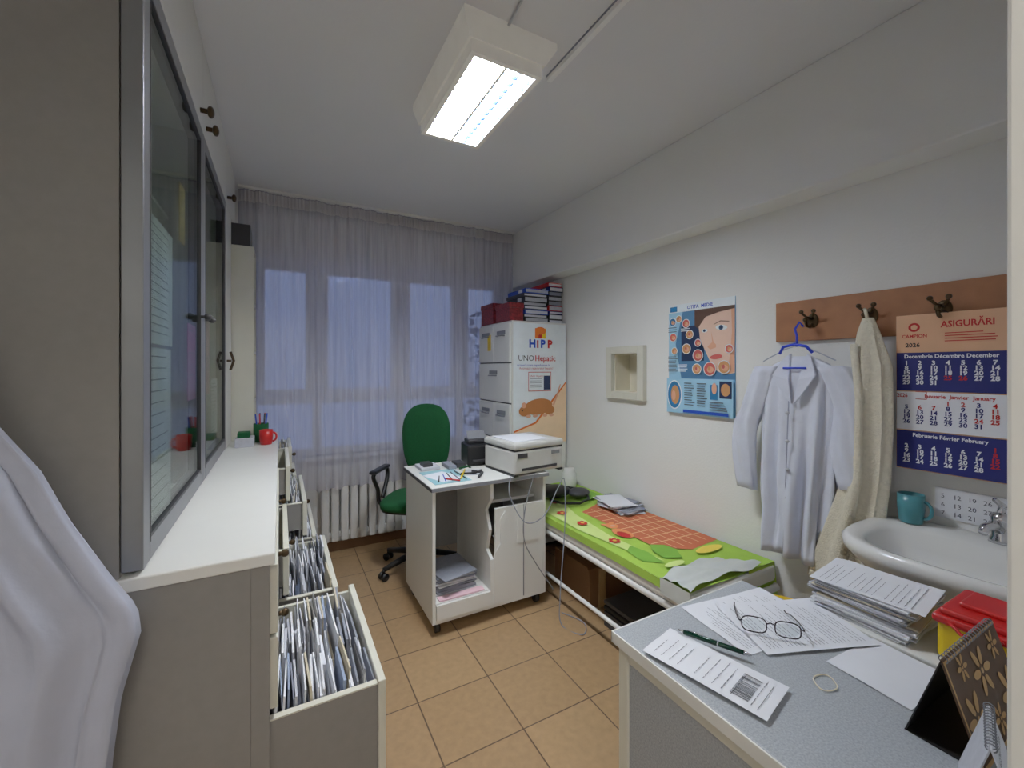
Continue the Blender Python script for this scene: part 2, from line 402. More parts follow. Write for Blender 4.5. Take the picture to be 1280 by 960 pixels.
b.box(-.72,2.765,ZC+.002,XU,3.05,ZT,white); b.box(XU+.002,2.768,ZC+.005,-.257,3.047,ZT-.002,white,.003)
b.cyl((-.257,2.81,1.45),(-.235,2.81,1.45),.006,brass,n=12); b.tube([(-.24,2.81,1.5),(-.225,2.81,1.45),(-.24,2.81,1.4)],.007,brass)
b.done()
b=B('open_shelf_unit')
b.box(-.6,3.07,ZC+.002,-.14,3.085,2.16,cream); b.box(-.6,3.285,ZC+.002,-.14,3.30,2.16,cream); b.box(-.615,3.07,ZC+.002,-.6,3.3,2.16,cream)
for z in (ZC+.002,1.2,1.5,1.8,2.145): b.box(-.6,3.085,z,-.14,3.285,z+.015,cream)
b.done()
b=B('shelf_books')
for z in (1.215,1.515,1.815,2.161):
    y=3.09
    while y<3.26:
        w=random.uniform(.015,.035); b.box(-.4,y,z,-.16,y+w,z+random.uniform(.12,.2 if z<2 else .14),random.choice([navy,black,dgrey,yellow,redp,green] if z<2 else [navy,black,dgrey,paper3]),.001); y+=w+.001
b.done()
def mug(name,c,r,h,m,hd=(0,-1)):
    b=B(name); b.lathe([(0,.0),(r*.8,0),(r*.86,.004),(r,h*.5),(r,h),(r*.92,h),(r*.9,h*.5),(r*.75,.01),(0,.01)],c,m)
    pts=[(c[0]+hd[0]*(r*.9+r*.6*math.sin(a)),c[1]+hd[1]*(r*.9+r*.6*math.sin(a)),c[2]+h*.5+h*.3*math.cos(a)) for a in [math.pi*i/10 for i in range(11)]]
    b.tube(pts,.0055,m); b.done()
mug('red_mug',(-.07,2.86,ZC),.035,.085,red,(1,0))
b=B('pen_holder'); b.lathe([(0,0),(.04,0),(.04,.11),(.036,.11),(.036,.01),(0,.01)],(-.1,2.98,ZC),green)
for i in range(7):
    a=i*.9; b.cyl((-.1+.015*math.cos(a),2.98+.015*math.sin(a),ZC+.012),(-.1+.032*math.cos(a),2.98+.032*math.sin(a),ZC+.17),.004,[bluep,redp,black,yellow][i%4],n=8)
b.done()
b=B('desk_stationery_box'); b.box(-.22,2.80,ZC,-.13,2.92,ZC+.05,paper2,.003); b.box(-.21,2.82,ZC+.05,-.15,2.9,ZC+.08,green,.003); b.done()

# ---------------------------------------------------------------- coats
def coat(name,cy,xc,zt,zb,hw_t,hw_b,m,seed=1,shift=0,dx=.05):
    b=B(name); rnd=random.Random(seed)
    def W(w,d,z): return (xc+d,cy+w,z)
    ph=[rnd.random()*6 for _ in range(4)]
    rings=[];NS=26;NA=96
    for i in range(NS+1):
        t=i/NS; z=zt-(zt-zb)*t
        hw=hw_t*(.28+.72*min(1,(t/.09))**.6) if t<.09 else hw_t+(hw_b-hw_t)*((t-.09)/.91)
        dp=dx*(.35+.65*min(1,t/.12)); ring=[]
        fa=.026*min(1,t*1.6)
        for k in range(NA):
            a=2*math.pi*k/NA
            f=fa*(math.sin(a*9+ph[0]+t*1.5)+.6*math.sin(a*15+ph[1]-t*3)+.3*math.sin(a*4+t*11))
            w=(hw+f*.6)*math.copysign(abs(math.cos(a))**.8,math.cos(a)); d=(dp+f)*math.copysign(abs(math.sin(a))**.8,math.sin(a))
            ring.append(W(w+shift*t,d*.85,z+.006*math.sin(a*5+ph[2])*t))
        rings.append(ring)
    b.loft(rings,m)
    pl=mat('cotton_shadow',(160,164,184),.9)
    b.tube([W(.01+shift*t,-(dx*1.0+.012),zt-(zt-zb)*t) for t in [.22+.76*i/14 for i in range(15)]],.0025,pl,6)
    for sg in (-1,1):
        b.loft([[W(sg*.035,-.02,zt+.01),W(sg*.055,-.03,zt-.01),W(sg*.05,-.02,zt-.0),W(sg*.03,-.01,zt+.012)],
                [W(sg*.02,-dx-.01,zt-.1),W(sg*.085,-dx-.012,zt-.08),W(sg*.085,-dx-.004,zt-.08),W(sg*.02,-dx,zt-.1)],
                [W(sg*.004,-dx-.018,zt-.2),W(sg*.03,-dx-.018,zt-.17),W(sg*.03,-dx-.01,zt-.17),W(sg*.004,-dx-.01,zt-.2)]],m,sm=False)
    for q in range(4):
        z=zt-.24-q*.12; b.cyl(W(.02,-dx-.012,z),W(.02,-dx-.02,z),.007,paper2,n=10)
    for sg,out in ((-1,.035),(1,.085)):
        rr=[]
        for i in range(19):
            t=i/18; c0=sg*(hw_t*.86+ (out+.02)*min(1,t*2.2)**.8)+.012*math.sin(t*6+ph[3]); z=zt-.05-(zt-zb)*(.56 if sg<0 else .66)*t; r=.062-.016*t
            rr.append([W(c0+(r+.007*math.sin(k*.9+t*9))*math.cos(2*math.pi*k/32),-.01+(r*.62+.006*math.sin(k*1.3+t*12))*math.sin(2*math.pi*k/32),z-.01*math.sin(2*math.pi*k/32)) for k in range(32)])
        b.loft(rr,m)
    hm=mat('hanger_blue',(30,64,210),.3)
    b.tube([W(-hw_t*.95,-.03,zt-.02),W(-.05,-.03,zt+.03),W(0,-.03,zt+.045),W(.05,-.03,zt+.03),W(hw_t*.95,-.03,zt-.02)],.0025,mat('hanger_wire',(190,196,210),.3,.3))
    b.tube([W(0,-.03,zt+.04),W(0,-.03,zt+.085),W(.014,-.02,zt+.115),W(0,-.01,zt+.145),W(-.014,-.01,zt+.125)],.005,hm)
    b.tube([W(-.065,-.04,zt+.012),W(-.045,-.05,zt+.04),W(0,-.05,zt+.05),W(.045,-.05,zt+.04),W(.065,-.04,zt+.012)],.006,hm)
    b.tube([W(-.045,-.05,zt-.05),W(.045,-.05,zt-.05)],.004,hm)
    return b.done(False)
coat('hanging_lab_coat',.995,1.95,1.46,.60,.15,.115,clothw,3,.03)
crm=mat('cream_terry',(222,215,196),1,var=.06,scale=60,bump=.6,bscale=160)
def keyrings(ks,n,ztop,zbot,fn):
    out=[]
    for i in range(n+1):
        z=ztop+(zbot-ztop)*i/n
        v=list(ks[-1])
        for a,c in zip(ks,ks[1:]):
            if c[0]<=z<=a[0]:
                t=(a[0]-z)/(a[0]-c[0]); v=[a[j]+(c[j]-a[j])*t for j in range(len(a))]; break
        out.append(fn(i,z,v))
    return out
b=B('terry_robe')
keys=[(1.60,.765,.018,.018,1.965),(1.54,.76,.035,.03,1.955),(1.42,.745,.055,.04,1.945),(1.2,.745,.06,.045,1.94),(1.0,.76,.066,.045,1.94),(.8,.80,.088,.05,1.935),(.62,.84,.105,.05,1.935),(.55,.85,.105,.045,1.935)]
b.loft(keyrings(keys,40,1.60,.55,lambda i,z,v:[(v[4]+(v[3]+.011*min(1,i/8)*math.sin(k*.55+i*.05))*math.sin(2*math.pi*k/60)*.85,v[1]+(v[2]+.009*min(1,i/8)*math.sin(k*.8+1+i*.03))*math.cos(2*math.pi*k/60),z-.01*math.sin(k*.4)*(i/40)) for k in range(60)]),crm)
b.tube([(1.91,.79,1.5),(1.895,.765,1.3),(1.885,.765,1.0),(1.88,.81,.7)],[.012,.014,.014,.012],crm)
b.tube([(1.965,.765,1.585),(1.955,.77,1.63),(1.97,.778,1.635)],.006,crm); b.done(False)
# foreground coat hung on cabinet side
b=B('hanging_lab_coat')
ks=[(1.62,-.60,.03,.025),(1.50,-.59,.06,.03),(1.40,-.58,.085,.035),(1.30,-.57,.12,.038),(1.22,-.545,.145,.04),(1.12,-.52,.16,.04),(1.0,-.485,.185,.042),(.93,-.46,.20,.042),(.88,-.455,.20,.042),(.76,-.47,.185,.042),(.65,-.475,.178,.042),(.45,-.48,.17,.042),(.35,-.48,.165,.04)]
b.loft(keyrings(ks,60,1.62,.35,lambda i,z,v:[(v[1]+(v[2]+.010*min(1,i/12)*math.sin(k*.75+i*.04))*math.cos(2*math.pi*k/96),1.11+(v[3]+.015*min(1,i/12)*math.sin(k*.47+i*.07)+.008*math.sin(k*1.1-i*.12))*math.sin(2*math.pi*k/96),z) for k in range(96)]),mat('shaded_white_cotton',(178,182,198),.9,var=.04,bump=.25,bscale=25))  # white cotton in a darker copy: the shade on this coat is in its colour
b.tube([(-.6,1.12,1.6),(-.6,1.13,1.66),(-.6,1.16,1.66),(-.6,1.178,1.64)],.005,brass); b.done(False)

# ---------------------------------------------------------------- right wall things
b=B('coat_rack')
b.box(2.028,.33,1.53,XR-.001,1.144,1.71,wood,.003)
for y in (.985,.778,.571):
    b.ball((2.024,y,1.615),(.008,.022,.032),brass,10)
    b.tube([(2.02,y,1.60),(2.0,y,1.585),(1.975,y,1.59),(1.965,y,1.61)],.006,brass); b.ball((1.965,y,1.615),.010,brass,8)
    for sg in (-1,1):
        b.tube([(2.02,y,1.625),(1.995,y+sg*.012,1.63),(1.98,y+sg*.024,1.648)],.005,brass); b.ball((1.98,y+sg*.024,1.652),.009,brass,8)
b.done()
b=B('wall_poster'); pm=mat('poster_sky',(120,180,222),.5); b.box(2.046,1.355,1.15,2.0495,1.777,1.78,pm)
p=Plane2(b,(2.046,1.777,1.15),(0,-1,0),(0,0,1),(-1,0,0)); w,h=.422,.63
teal=mat('poster_teal',(40,120,172),.5); pw=mat('poster_white',(230,238,242),.5); dk=mat('poster_dark',(30,50,88),.5); pnk=mat('poster_pink',(200,96,90),.5); oc=mat('poster_ochre',(206,150,100),.5)
skl=mat('skin_light',(230,196,178),.6); lbl=mat('poster_lightblue',(160,206,232),.5); mb=mat('poster_midblue',(84,132,172),.5)
p.rect(0,.585,w,h,pw); p.text('OTITA  MEDIE',w/2,.597,.026,bluep,'CENTER',1,.0008); p.rect(.01,.59,.06,.62,teal)
p.rect(0,.20,w,.585,mb); p.poly([(0,.585),(.1,.585),(.05,.4),(.09,.2),(0,.2)],lbl); p.rect(.09,.30,.24,.50,dk)
p.poly([(.20,.585),(.42,.585),(.42,.235),(.36,.225),(.31,.25),(.275,.30),(.245,.36),(.215,.42),(.205,.50)],skl)
p.poly([(.40,.585),(.42,.585),(.42,.24),(.38,.23),(.395,.34),(.405,.45)],skin)
p.poly([(.18,.585),(.42,.585),(.42,.568),(.33,.558),(.25,.54),(.20,.48),(.18,.5)],mat('hair_print',(90,64,52),.6))
p.ell(.345,.475,.034,.014,pw,rot=-.1); p.ell(.343,.475,.013,.013,mat('iris_print',(50,90,130),.5)); p.ell(.343,.475,.006,.006,dk); p.poly([(.30,.495),(.34,.512),(.39,.505),(.39,.501),(.34,.507),(.30,.492)],mat('brow_print',(120,90,76),.7))
p.ell(.245,.465,.018,.010,pw); p.ell(.243,.465,.008,.008,dk)
p.poly([(.285,.46),(.292,.40),(.262,.375),(.28,.36),(.315,.37),(.315,.385),(.30,.40)],skin); p.ell(.315,.32,.036,.013,pnk,rot=.1)
for (x,y,r,c1) in ((.03,.53,.022,teal),(.075,.545,.018,oc),(.125,.515,.022,pnk),(.15,.45,.022,oc),(.205,.33,.030,pnk),(.13,.37,.026,oc),(.28,.255,.034,pnk),(.365,.265,.032,oc),(.20,.255,.026,oc),(.395,.36,.020,pnk),(.04,.44,.022,pnk),(.05,.36,.018,oc),(.21,.40,.018,pnk)):
    p.ell(x,y,r+.004,r+.004,pw); p.ell(x,y,r,r,c1); p.ell(x+.004,y-.004,r*.6,r*.5,skin); p.ell(x-.003,y+.002,r*.25,r*.35,pnk if c1 is oc else oc)
for (xa,ya,n_) in ((.008,.24,8),(.08,.24,4),(.10,.47,2),(.01,.47,3)):
    for i in range(n_): p.rect(xa,ya+i*.012,xa+random.uniform(.05,.07),ya+.004+i*.012,pw if xa>.05 else inkg)
p.rect(0,0,w,.20,lbl); p.ell(.055,.105,.052,.085,pw); p.ell(.055,.105,.046,.078,teal); p.ell(.06,.105,.030,.055,oc); p.ell(.05,.10,.014,.03,skin)
p.rect(.29,.09,.335,.17,teal); p.rect(.345,.10,.415,.19,dk); p.ell(.38,.145,.026,.033,oc); p.ell(.315,.15,.015,.03,skin)
for (xa,ya,n_,wd) in ((.125,.05,10,.07),(.21,.05,10,.065),(.29,.02,5,.11)):
    for i in range(n_): p.rect(xa,ya+i*.0135,xa+random.uniform(wd*.7,wd),ya+.005+i*.0135,inkg)
p.rect(.12,.008,.40,.024,bluep); b.box(2.043,1.36,1.15,2.05,1.775,1.153,paper)
b.done(False)
b=B('wall_niche_frame')
bx=[1.955,2.305,1.20,1.555]
xa_,xb_=2.015,2.0495
b.box(xa_,bx[0],bx[2],xb_,NY0,bx[3],cream,.004); b.box(xa_,NY1,bx[2],xb_,bx[1],bx[3],cream,.004)
b.box(xa_,NY0,bx[2],xb_,NY1,NZ0,cream,.004); b.box(xa_,NY0,NZ1,xb_,NY1,bx[3],cream,.004)
ni=mat('niche_inner',(220,214,194),.7)
b.box(2.05,NY0,NZ0,2.185,NY0+.006,NZ1,ni); b.box(2.05,NY1-.006,NZ0,2.185,NY1,NZ1,ni); b.box(2.05,NY0+.006,NZ0,2.185,NY1-.006,NZ0+.006,ni); b.box(2.05,NY0+.006,NZ1-.006,2.185,NY1-.006,NZ1,ni)
b.box(2.183,NY0+.006,NZ0+.006,2.189,NY1-.006,NZ1-.006,ni)
b.done()
# wall calendar (three month)
b=B('wall_calendar'); Yl,Yr=.69,.411; zb_,zt_=1.046,1.60; cw=Yl-Yr
peach=mat('calendar_header',(226,178,142),.6); calw=mat('calendar_white',(230,232,238),.7)
b.box(1.992,Yr,zb_,1.995,Yl,zt_-.03,peach)
p=Plane2(b,(1.992,Yl,zb_),(0,-1,0),(0,0,1),(-1,0,0)); hh=zt_-zb_
p.poly([(0,hh-.15),(cw,hh-.15),(cw,hh),(0,hh-.0)],peach)
p.ell(.05,hh-.045,.016,.016,redp); p.ell(.05,hh-.045,.009,.009,peach); p.text('CAMPION',.016,hh-.082,.017,redp,'LEFT',.9,.0004); p.text('2026',.026,hh-.115,.02,ink,'LEFT',1,.0006)
p.text('ASIGURĂRI',.12,hh-.05,.030,redp,'LEFT',.85,.0008)
for i in range(4): p.rect(.13,hh-.072-.009*i,.13+random.uniform(.09,.13),hh-.069-.009*i,redp)
months=[('Decembrie Décembre December',navy,calw),('          Ianuarie  Janvier  January',calw,navy),('Februarie Février February',navy,calw)]
start=[0,3,6]; nd=[31,31,28]; tops=[hh-.135,hh-.275,hh-.415]
for k in range(3):
    zt2=tops[k]; bg,fg=months[k][1:]
    p.k=12; p.rect(.002,zt2-.136,cw-.002,zt2,bg)
    p.k=16; p.text(months[k][0],cw/2,zt2-.02,.0185,redp if k==1 else fg,'CENTER',.92,.0004)
    for d in range(1,nd[k]+1):
        q=start[k]+d-1; r_,c_=divmod(q,7)
        p.k=16; p.text(str(d),.03+c_*.0362,zt2-.044-r_*.0172,.0205,(redp if (c_==6 and k!=0) or (k==1 and d in(1,2,6,7,24)) or (k==0 and d in (25,26)) else fg),'CENTER',1,.0007)
p.k=16; p.text('2026',.003,tops[1]-.02,.019,redp,'LEFT',.8,.0006)
p.k=18; p.poly([(.055,tops[1]+.002),(.085,tops[1]+.002),(.085,tops[1]-.026),(.055,tops[1]-.026),(.055,tops[1]-.024),(.083,tops[1]-.024),(.083,tops[1]),(.055,tops[1])],redp)
b.tube([(1.993,Yl-.14,zt_-.002),(1.985,Yl-.12,1.61),(1.975,.571,1.60)],.0015,ink)
b.done(False)
b=B('small_wall_calendar'); b.box(2.045,.40,.885,2.049,.60,.99,paper)
p=Plane2(b,(2.045,.60,.885),(0,-1,0),(0,0,1),(-1,0,0)); 
for r_ in range(3):
    for c_ in range(5): p.k=3; p.text(str(5+c_*7+r_),.02+c_*.036,.07-r_*.03,.021,inkg,'CENTER')
b.done(False)
# sink
b=B('wash_basin')
def sup(cx,cy,ax,ay,z,e=.62,n=48):
    out=[]
    for k in range(n):
        a=2*math.pi*k/n; c,s_=math.cos(a),math.sin(a)
        ex=.45 if c>0 else .75
        out.append((cx+ax*math.copysign(abs(c)**ex,c),cy+ay*math.copysign(abs(s_)**.7,s_),z))
    return out
cx,cy,ax,ay=1.80,.46,.24,.28
b.loft([sup(1.88,cy,.12,.12,.62),sup(1.86,cy,.16,.18,.68),sup(1.82,cy,.21,.245,.77),sup(cx,cy,ax,ay,.825),sup(cx,cy,ax+.004,ay+.004,.85),sup(cx,cy,ax-.006,ay-.006,.862),
 sup(cx-.0,cy,ax-.012,ay-.012,.864),sup(cx-.035,cy,ax-.075,ay-.055,.858),sup(cx-.035,cy,ax-.085,ay-.065,.848),sup(cx-.035,cy,ax-.10,ay-.085,.80),sup(cx-.03,cy,ax-.14,ay-.13,.745),sup(cx-.02,cy,.04,.04,.732)],porc)
b.lathe([(.0,.004),(.02,.004),(.022,0)],(cx-.02,cy,.732),chrome)
b.loft([sup(1.91,cy,.1,.09,0,n=24),sup(1.92,cy,.08,.075,.1,n=24),sup(1.92,cy,.075,.07,.5,n=24),sup(1.91,cy,.1,.1,.66,n=24)],porc)
b.done(False)
b=B('basin_faucet')
b.lathe([(0,0),(.028,0),(.026,.01),(.021,.02),(.021,.06),(.024,.075),(.02,.09),(0,.095)],(1.985,.43,.862),chrome)
b.tube([(1.98,.43,.90),(1.93,.435,.925),(1.88,.44,.925),(1.862,.44,.912)],[.014,.013,.012,.011],chrome,14)
b.tube([(1.985,.43,.952),(2.0,.43,.975),(1.95,.435,1.0)],[.01,.009,.007],chrome); b.done()
mug('teal_mug',(1.965,.64,.864),.037,.10,mat('teal_glaze',(76,140,150),.3,var=.1),(0,-1))

# ---------------------------------------------------------------- filing cabinet + poster + binders
b=B('filing_cabinet')
fx0,fx1,fy0,fy1,fz=1.512,2.03,2.80,3.355,1.77
b.box(fx0+.018,fy0,.03,fx1,fy1,fz,white,.004); b.box(fx0+.05,fy0+.03,0,fx1-.03,fy1-.03,.03,dark)
rz=[.04,.30,.56,.85,1.14,1.45,1.76]
hd=mat('handle_grey',(130,132,138),.4)
for i in range(6):
    if i in (5,3): segs=[(fy0+.004,3.075),(3.083,fy1-.004)]
    else: segs=[(fy0+.004,fy1-.004)]
    b.box(fx0+.012,fy0+.002,rz[i]-.004,fx0+.0185,fy1-.002,rz[i]+.004,dgrey)
    for a,c in segs:
        b.box(fx0,a,rz[i]+.005,fx0+.017,c,rz[i+1]-.005,white,.005)
        m_=(a+c)/2; b.box(fx0-.004,m_-.07,rz[i+1]-.09,fx0+.001,m_+.07,rz[i+1]-.06,hd,.002); b.tube([(fx0,m_-.06,rz[i+1]-.1),(fx0-.02,m_-.05,rz[i+1]-.1),(fx0-.02,m_+.05,rz[i+1]-.1),(fx0,m_+.06,rz[i+1]-.1)],.005,hd)
b.box(fx0-.002,3.12,1.55,fx0+.002,3.18,1.68,yellow)
b.done()
b=B('advert_poster'); b.box(fx0+.03,fy0-.004,.82,fx1-.005,fy0-.001,1.755,pw)
p=Plane2(b,(fx0+.03,fy0-.004,.82),(1,0,0),(0,0,1),(0,-1,0)); W_=fx1-.035-fx0
for dx_,c_ in ((-.03,orange),(0,redp),(.03,yellow)): p.poly([(W_/2+dx_-.02,.82),(W_/2+dx_+.02,.82),(W_/2+dx_*1.3+.01,.9),(W_/2+dx_*1.3-.01,.9)],c_)
p.ell(W_/2,.88,.05,.03,orange)
for ch,x_,c_ in (('H',-.085,bluep),('i',-.015,redp),('P',.02,bluep),('P',.085,redp)): p.text(ch,W_/2+x_-.02,.75,.085,c_,'LEFT',1,.004)
p.text('UNO',.04,.645,.062,ink); p.text('Hepatic',.19,.645,.062,redp,'LEFT',1,.001); p.text('Acoperă toate ingredientele la',.03,.605,.024,bluep,'LEFT',1); p.text('Acionează regenerator hepatic!',.05,.58,.024,redp)
p.rect(.13,.41,.34,.56,redp); p.rect(.135,.415,.335,.555,pw); p.rect(.27,.42,.33,.53,dk); p.text('UNO Hepatic',.14,.52,.022,redp)
for i in range(5): p.rect(.145,.505-i*.016,.25,.508-i*.016,inkg)
p.poly([(0,.0),(W_,.0),(W_,.47),(.36,.33),(.2,.16),(0,.10)],mat('poster_peach',(246,214,176),.6))
p.poly([(W_,.47),(.36,.33),(.2,.16),(0,.10),(0,.112),(.19,.172),(.35,.345),(W_,.485)],orange)
fur=mat('rodent_print',(190,124,70),.6)
p.ell(.22,.29,.13,.062,fur,rot=.1); p.ell(.10,.26,.055,.04,fur); p.ell(.09,.305,.02,.022,skin); p.ell(.075,.265,.006,.006,ink); p.ell(.32,.26,.05,.035,fur)
for x_ in (.13,.19,.28,.34): p.ell(x_,.22,.022,.012,skin)
p.poly([(.35,.30),(.39,.38),(.42,.46),(.43,.46),(.40,.37),(.365,.29)],skin)
b.done(False)
b=B('binder_pile')
def pile(x0,y0_,w,d,z,n,ms,jit=.012):
    for i in range(n):
        t=random.uniform(.024,.042); a=random.uniform(-jit,jit); q=random.uniform(-jit,jit); m=ms[i%len(ms)]
        b.box(x0+a,y0_+q,z,x0+w+a,y0_+d+q,z+.005,m); b.box(x0+a+.004,y0_+q+.006,z+.005,x0+w+a-.004,y0_+q+d-.006,z+t-.005,random.choice([paper3,paper2,paper]))
        b.box(x0+a,y0_+q,z+t-.005,x0+w+a,y0_+d+q,z+t,m); b.box(x0+a,y0_+q+d-.003,z,x0+w+a,y0_+q+d,z+t,m)
        b.box(x0+a-.0005,y0_+q,z,x0+a+.004,y0_+q+d,z+t,m)
        if i%2: b.box(x0+a-.0015,y0_+q+.05,z+.006,x0+a-.0005,y0_+q+.11,z+t-.006,paper)
        z+=t+.001
rb=mat('red_floral_box',(130,36,42),.5,var=.5,scale=60)
pile(fx0+.15,fy0+.03,.215,.29,fz,8,[black,dgrey,bluep,dk,black]); pile(fx0+.385,fy0+.04,.13,.28,fz,9,[dgrey,black,navy,redp,black],.008)
b.box(fx0+.01,3.1,fz,fx0+.14,3.33,fz+.13,rb,.003); b.box(fx0+.005,3.095,fz+.13,fx0+.145,3.335,fz+.17,rb,.004)
b.box(fx0+.01,fy0+.02,fz,fx0+.13,fy0+.25,fz+.10,rb,.003); b.box(fx0+.005,fy0+.015,fz+.10,fx0+.135,fy0+.255,fz+.14,rb,.004)
b.done()

# ---------------------------------------------------------------- examination couch
b=B('examination_couch')
bx0,bx1,by0,by1,bz=1.45,2.03,1.13,2.77,.50
fm=mat('white_tube',(228,228,226),.3)
b.tube([(bx0,by0,.40),(bx0,by1,.40)],.016,fm,12); b.tube([(bx1-.02,by0,.40),(bx1-.02,by1,.40)],.016,fm,12)
b.tube([(bx0,by0,.40),(bx1-.02,by0,.40)],.016,fm,12); b.tube([(bx0,by1,.40),(bx1-.02,by1,.40)],.016,fm,12)
for y in (by0+.12,by1-.1):
    for x in (bx0,bx1-.02): b.tube([(x,y,0),(x,y,.40)],.014,fm,12)
    b.tube([(bx0,y,.14),(bx1-.02,y,.14)],.011,fm,10)
b.tube([(bx0,by0+.12,.14),(bx0,by1-.1,.14)],.011,fm,10)
b.box(bx0-.01,by0+.01,.415,bx1,by1,bz-.004,white,.02,seg=3)
lime=mat('lime_sheet',(164,200,80),.85,var=.08,scale=8,bump=.15,bscale=12)
b.grid(lambda u,v:(bx0-.018+(bx1-bx0+.02)*u,by0+.02+(by1-by0-.03)*v,bz+.004+.003*math.sin(u*9+v*7)),20,40,lime)
b.grid(lambda u,v:(bx0-.018,by0+.1+(by1-by0-.11)*v,bz+.004-.04*u+.003*math.sin(v*7)),2,40,lime)
b.grid(lambda u,v:(1.85+.2*u-.02,by0+.02-.015*v,bz+.006-.16*v),4,6,lime)
p=Plane2(b,(0,0,bz+.007),(1,0,0),(0,1,0),(0,0,1))
brick=mat('brick_print',(202,112,76),.8); bl=mat('brick_line',(234,190,146),.8); sky_=mat('sheet_pale',(216,230,214),.8); dgn=mat('sheet_green',(126,178,66),.8); yl=mat('sheet_yellow',(236,212,90),.8); bear=mat('bear_print',(232,152,96),.8)
l2=mat('sheet_lime2',(206,226,140),.8)
p.poly([(1.46,1.9),(1.52,1.5),(1.58,1.4),(1.56,1.75),(1.6,2.1),(1.66,2.3),(1.6,2.45),(1.47,2.4)],l2)
p.poly([(1.66,1.52),(1.80,1.42),(2.02,1.44),(2.02,2.16),(1.90,2.22),(1.66,2.12)],brick)
for i in range(8): y=1.56+i*.075; p.k=5; p.poly([(1.67,y),(2.02,y-.02),(2.02,y-.013),(1.67,y+.007)],bl)
for i in range(5): x=1.74+i*.055; p.k=6; p.poly([(x,1.47),(x+.005,1.46),(x+.005,2.13),(x,2.13)],bl)
p.k=8
p.poly([(1.60,1.42),(1.68,1.38),(1.73,1.46),(1.72,1.52),(1.66,1.56),(1.61,1.50)],dgn); p.poly([(1.48,1.44),(1.56,1.38),(1.58,1.5),(1.56,1.60),(1.50,1.56)],dgn)
p.ell(1.64,1.74,.045,.07,bear); p.ell(1.66,1.85,.038,.04,bear); p.ell(1.63,1.885,.014,.014,bear); p.ell(1.69,1.885,.014,.014,bear); p.ell(1.63,1.72,.028,.045,redp); p.ell(1.665,1.845,.018,.014,skin)
for (x,y) in ((1.53,1.68),(1.62,2.35),(1.9,2.35),(1.53,2.15),(1.53,1.95)):
    for k in range(6): p.ell(x+.022*math.cos(k),y+.022*math.sin(k),.012,.012,[redp,yl,sky_][int(x*100)%3],10)
    p.ell(x,y,.01,.01,yl,10)
p.poly([(1.8,2.3),(1.98,2.25),(1.97,2.5),(1.85,2.6)],dgn); p.ell(1.86,1.37,.09,.03,yl); p.ell(1.58,1.34,.06,.02,l2)
b.done(False)
b=B('folded_cover_sheet')
lg=mat('grey_linen',(200,204,200),.8,bump=.3,bscale=20)
b.grid(lambda u,v:(1.43+(.50-.12*v)*u,1.135+.15*v+.03*u+.015*math.sin(u*5),bz+.020+.008*math.sin(u*14+v*4)+.004*math.sin(v*17+u*5)),30,14,lg)
b.grid(lambda u,v:(1.425-.002*math.sin(v*9),1.135+.15*v,bz+.018-.07*u),4,14,lg)
b.done(False)
b=B('paper_pile')
for i in range(14):
    a=random.uniform(-.35,.35); R=Matrix.Rotation(a,3,'Z'); cx_,cy_=1.915+random.uniform(-.02,.02),2.06+random.uniform(-.06,.06)
    z=.515+i*.003; b.box(cx_-.085,cy_-.12,z,cx_+.085,cy_+.12,z+.0027,random.choice([paper,paper2,paper,paper3]),0,R)
b.done()
b=B('stethoscope_bag'); 
b.ball((1.68,2.45,.553),(.11,.09,.036),black,12,.8); b.ball((1.82,2.36,.547),(.08,.07,.03),dgrey,12)
b.tube([(1.58,2.36,.53),(1.62,2.28,.525),(1.72,2.22,.525),(1.82,2.25,.53),(1.86,2.33,.55)],.009,black); b.tube([(1.6,2.5,.55),(1.66,2.58,.57),(1.78,2.5,.56),(1.88,2.42,.545)],.008,black); b.done()
b=B('jar_with_lid'); b.lathe([(0,0),(.05,0),(.055,.02),(.055,.1),(.04,.12),(.04,.14),(0,.14)],(1.93,2.62,.510),white); b.done()
crd=mat('cardboard',(120,88,60),.9)
b=B('cardboard_box'); b.box(1.58,1.95,0,1.95,2.30,.24,crd,.003); b.box(1.56,1.93,.235,1.76,1.95,.245,crd); b.box(1.65,1.94,.0,1.7,1.95,.24,mat('tape',(170,140,100),.4)); b.done()
b=B('storage_crate'); 
for i in range(5): b.box(1.56,1.35+.0,.0+i*.03,1.98,1.8,.02+i*.03,dark if i%2 else dgrey,.003)
b.done()

# ---------------------------------------------------------------- trolley desk
b=B('computer_trolley')
tx0,tx1,ty0,ty1=.695,1.395,2.13,2.66
b.box(tx0-.01,ty0-.02,.765,tx1+.01,ty1+.01,.79,white,.003)
b.box(tx0-.012,ty0-.022,.768,tx0-.009,ty1+.011,.787,dgrey); b.box(tx0-.01,ty0-.022,.768,tx1+.01,ty0-.0195,.787,hd)
b.box(tx0,ty0,.07,tx0+.018,ty1,.765,white,.002); b.box(tx1-.018,ty0,.07,tx1,ty1,.765,white,.002)
b.box(tx0,ty1-.018,.25,tx1,ty1,.765,greige); b.box(tx0+.018,ty0,.07,tx1-.018,ty1-.02,.09,white)
b.prism([(1.03,ty0,.09),(1.03,ty0,.34),(1.03,ty0+.06,.38),(1.03,ty0+.02,.5),(1.03,ty0+.07,.6),(1.03,ty0,.68),(1.03,ty0,.765),(1.03,ty1-.02,.765),(1.03,ty1-.02,.09)],(.018,0,0),white)
b.box(1.06,ty0,.09,tx1-.018,ty0+.018,.62,white,.002); b.box(1.048,ty0+.1,.62,tx1-.018,ty1-.02,.636,white)
b.prism([(1.048,ty0,.09),(1.12,ty0,.09),(1.12,ty0,.60),(1.09,ty0,.56),(1.09,ty0,.42),(1.048,ty0,.36)],(0,-.006,0),white)
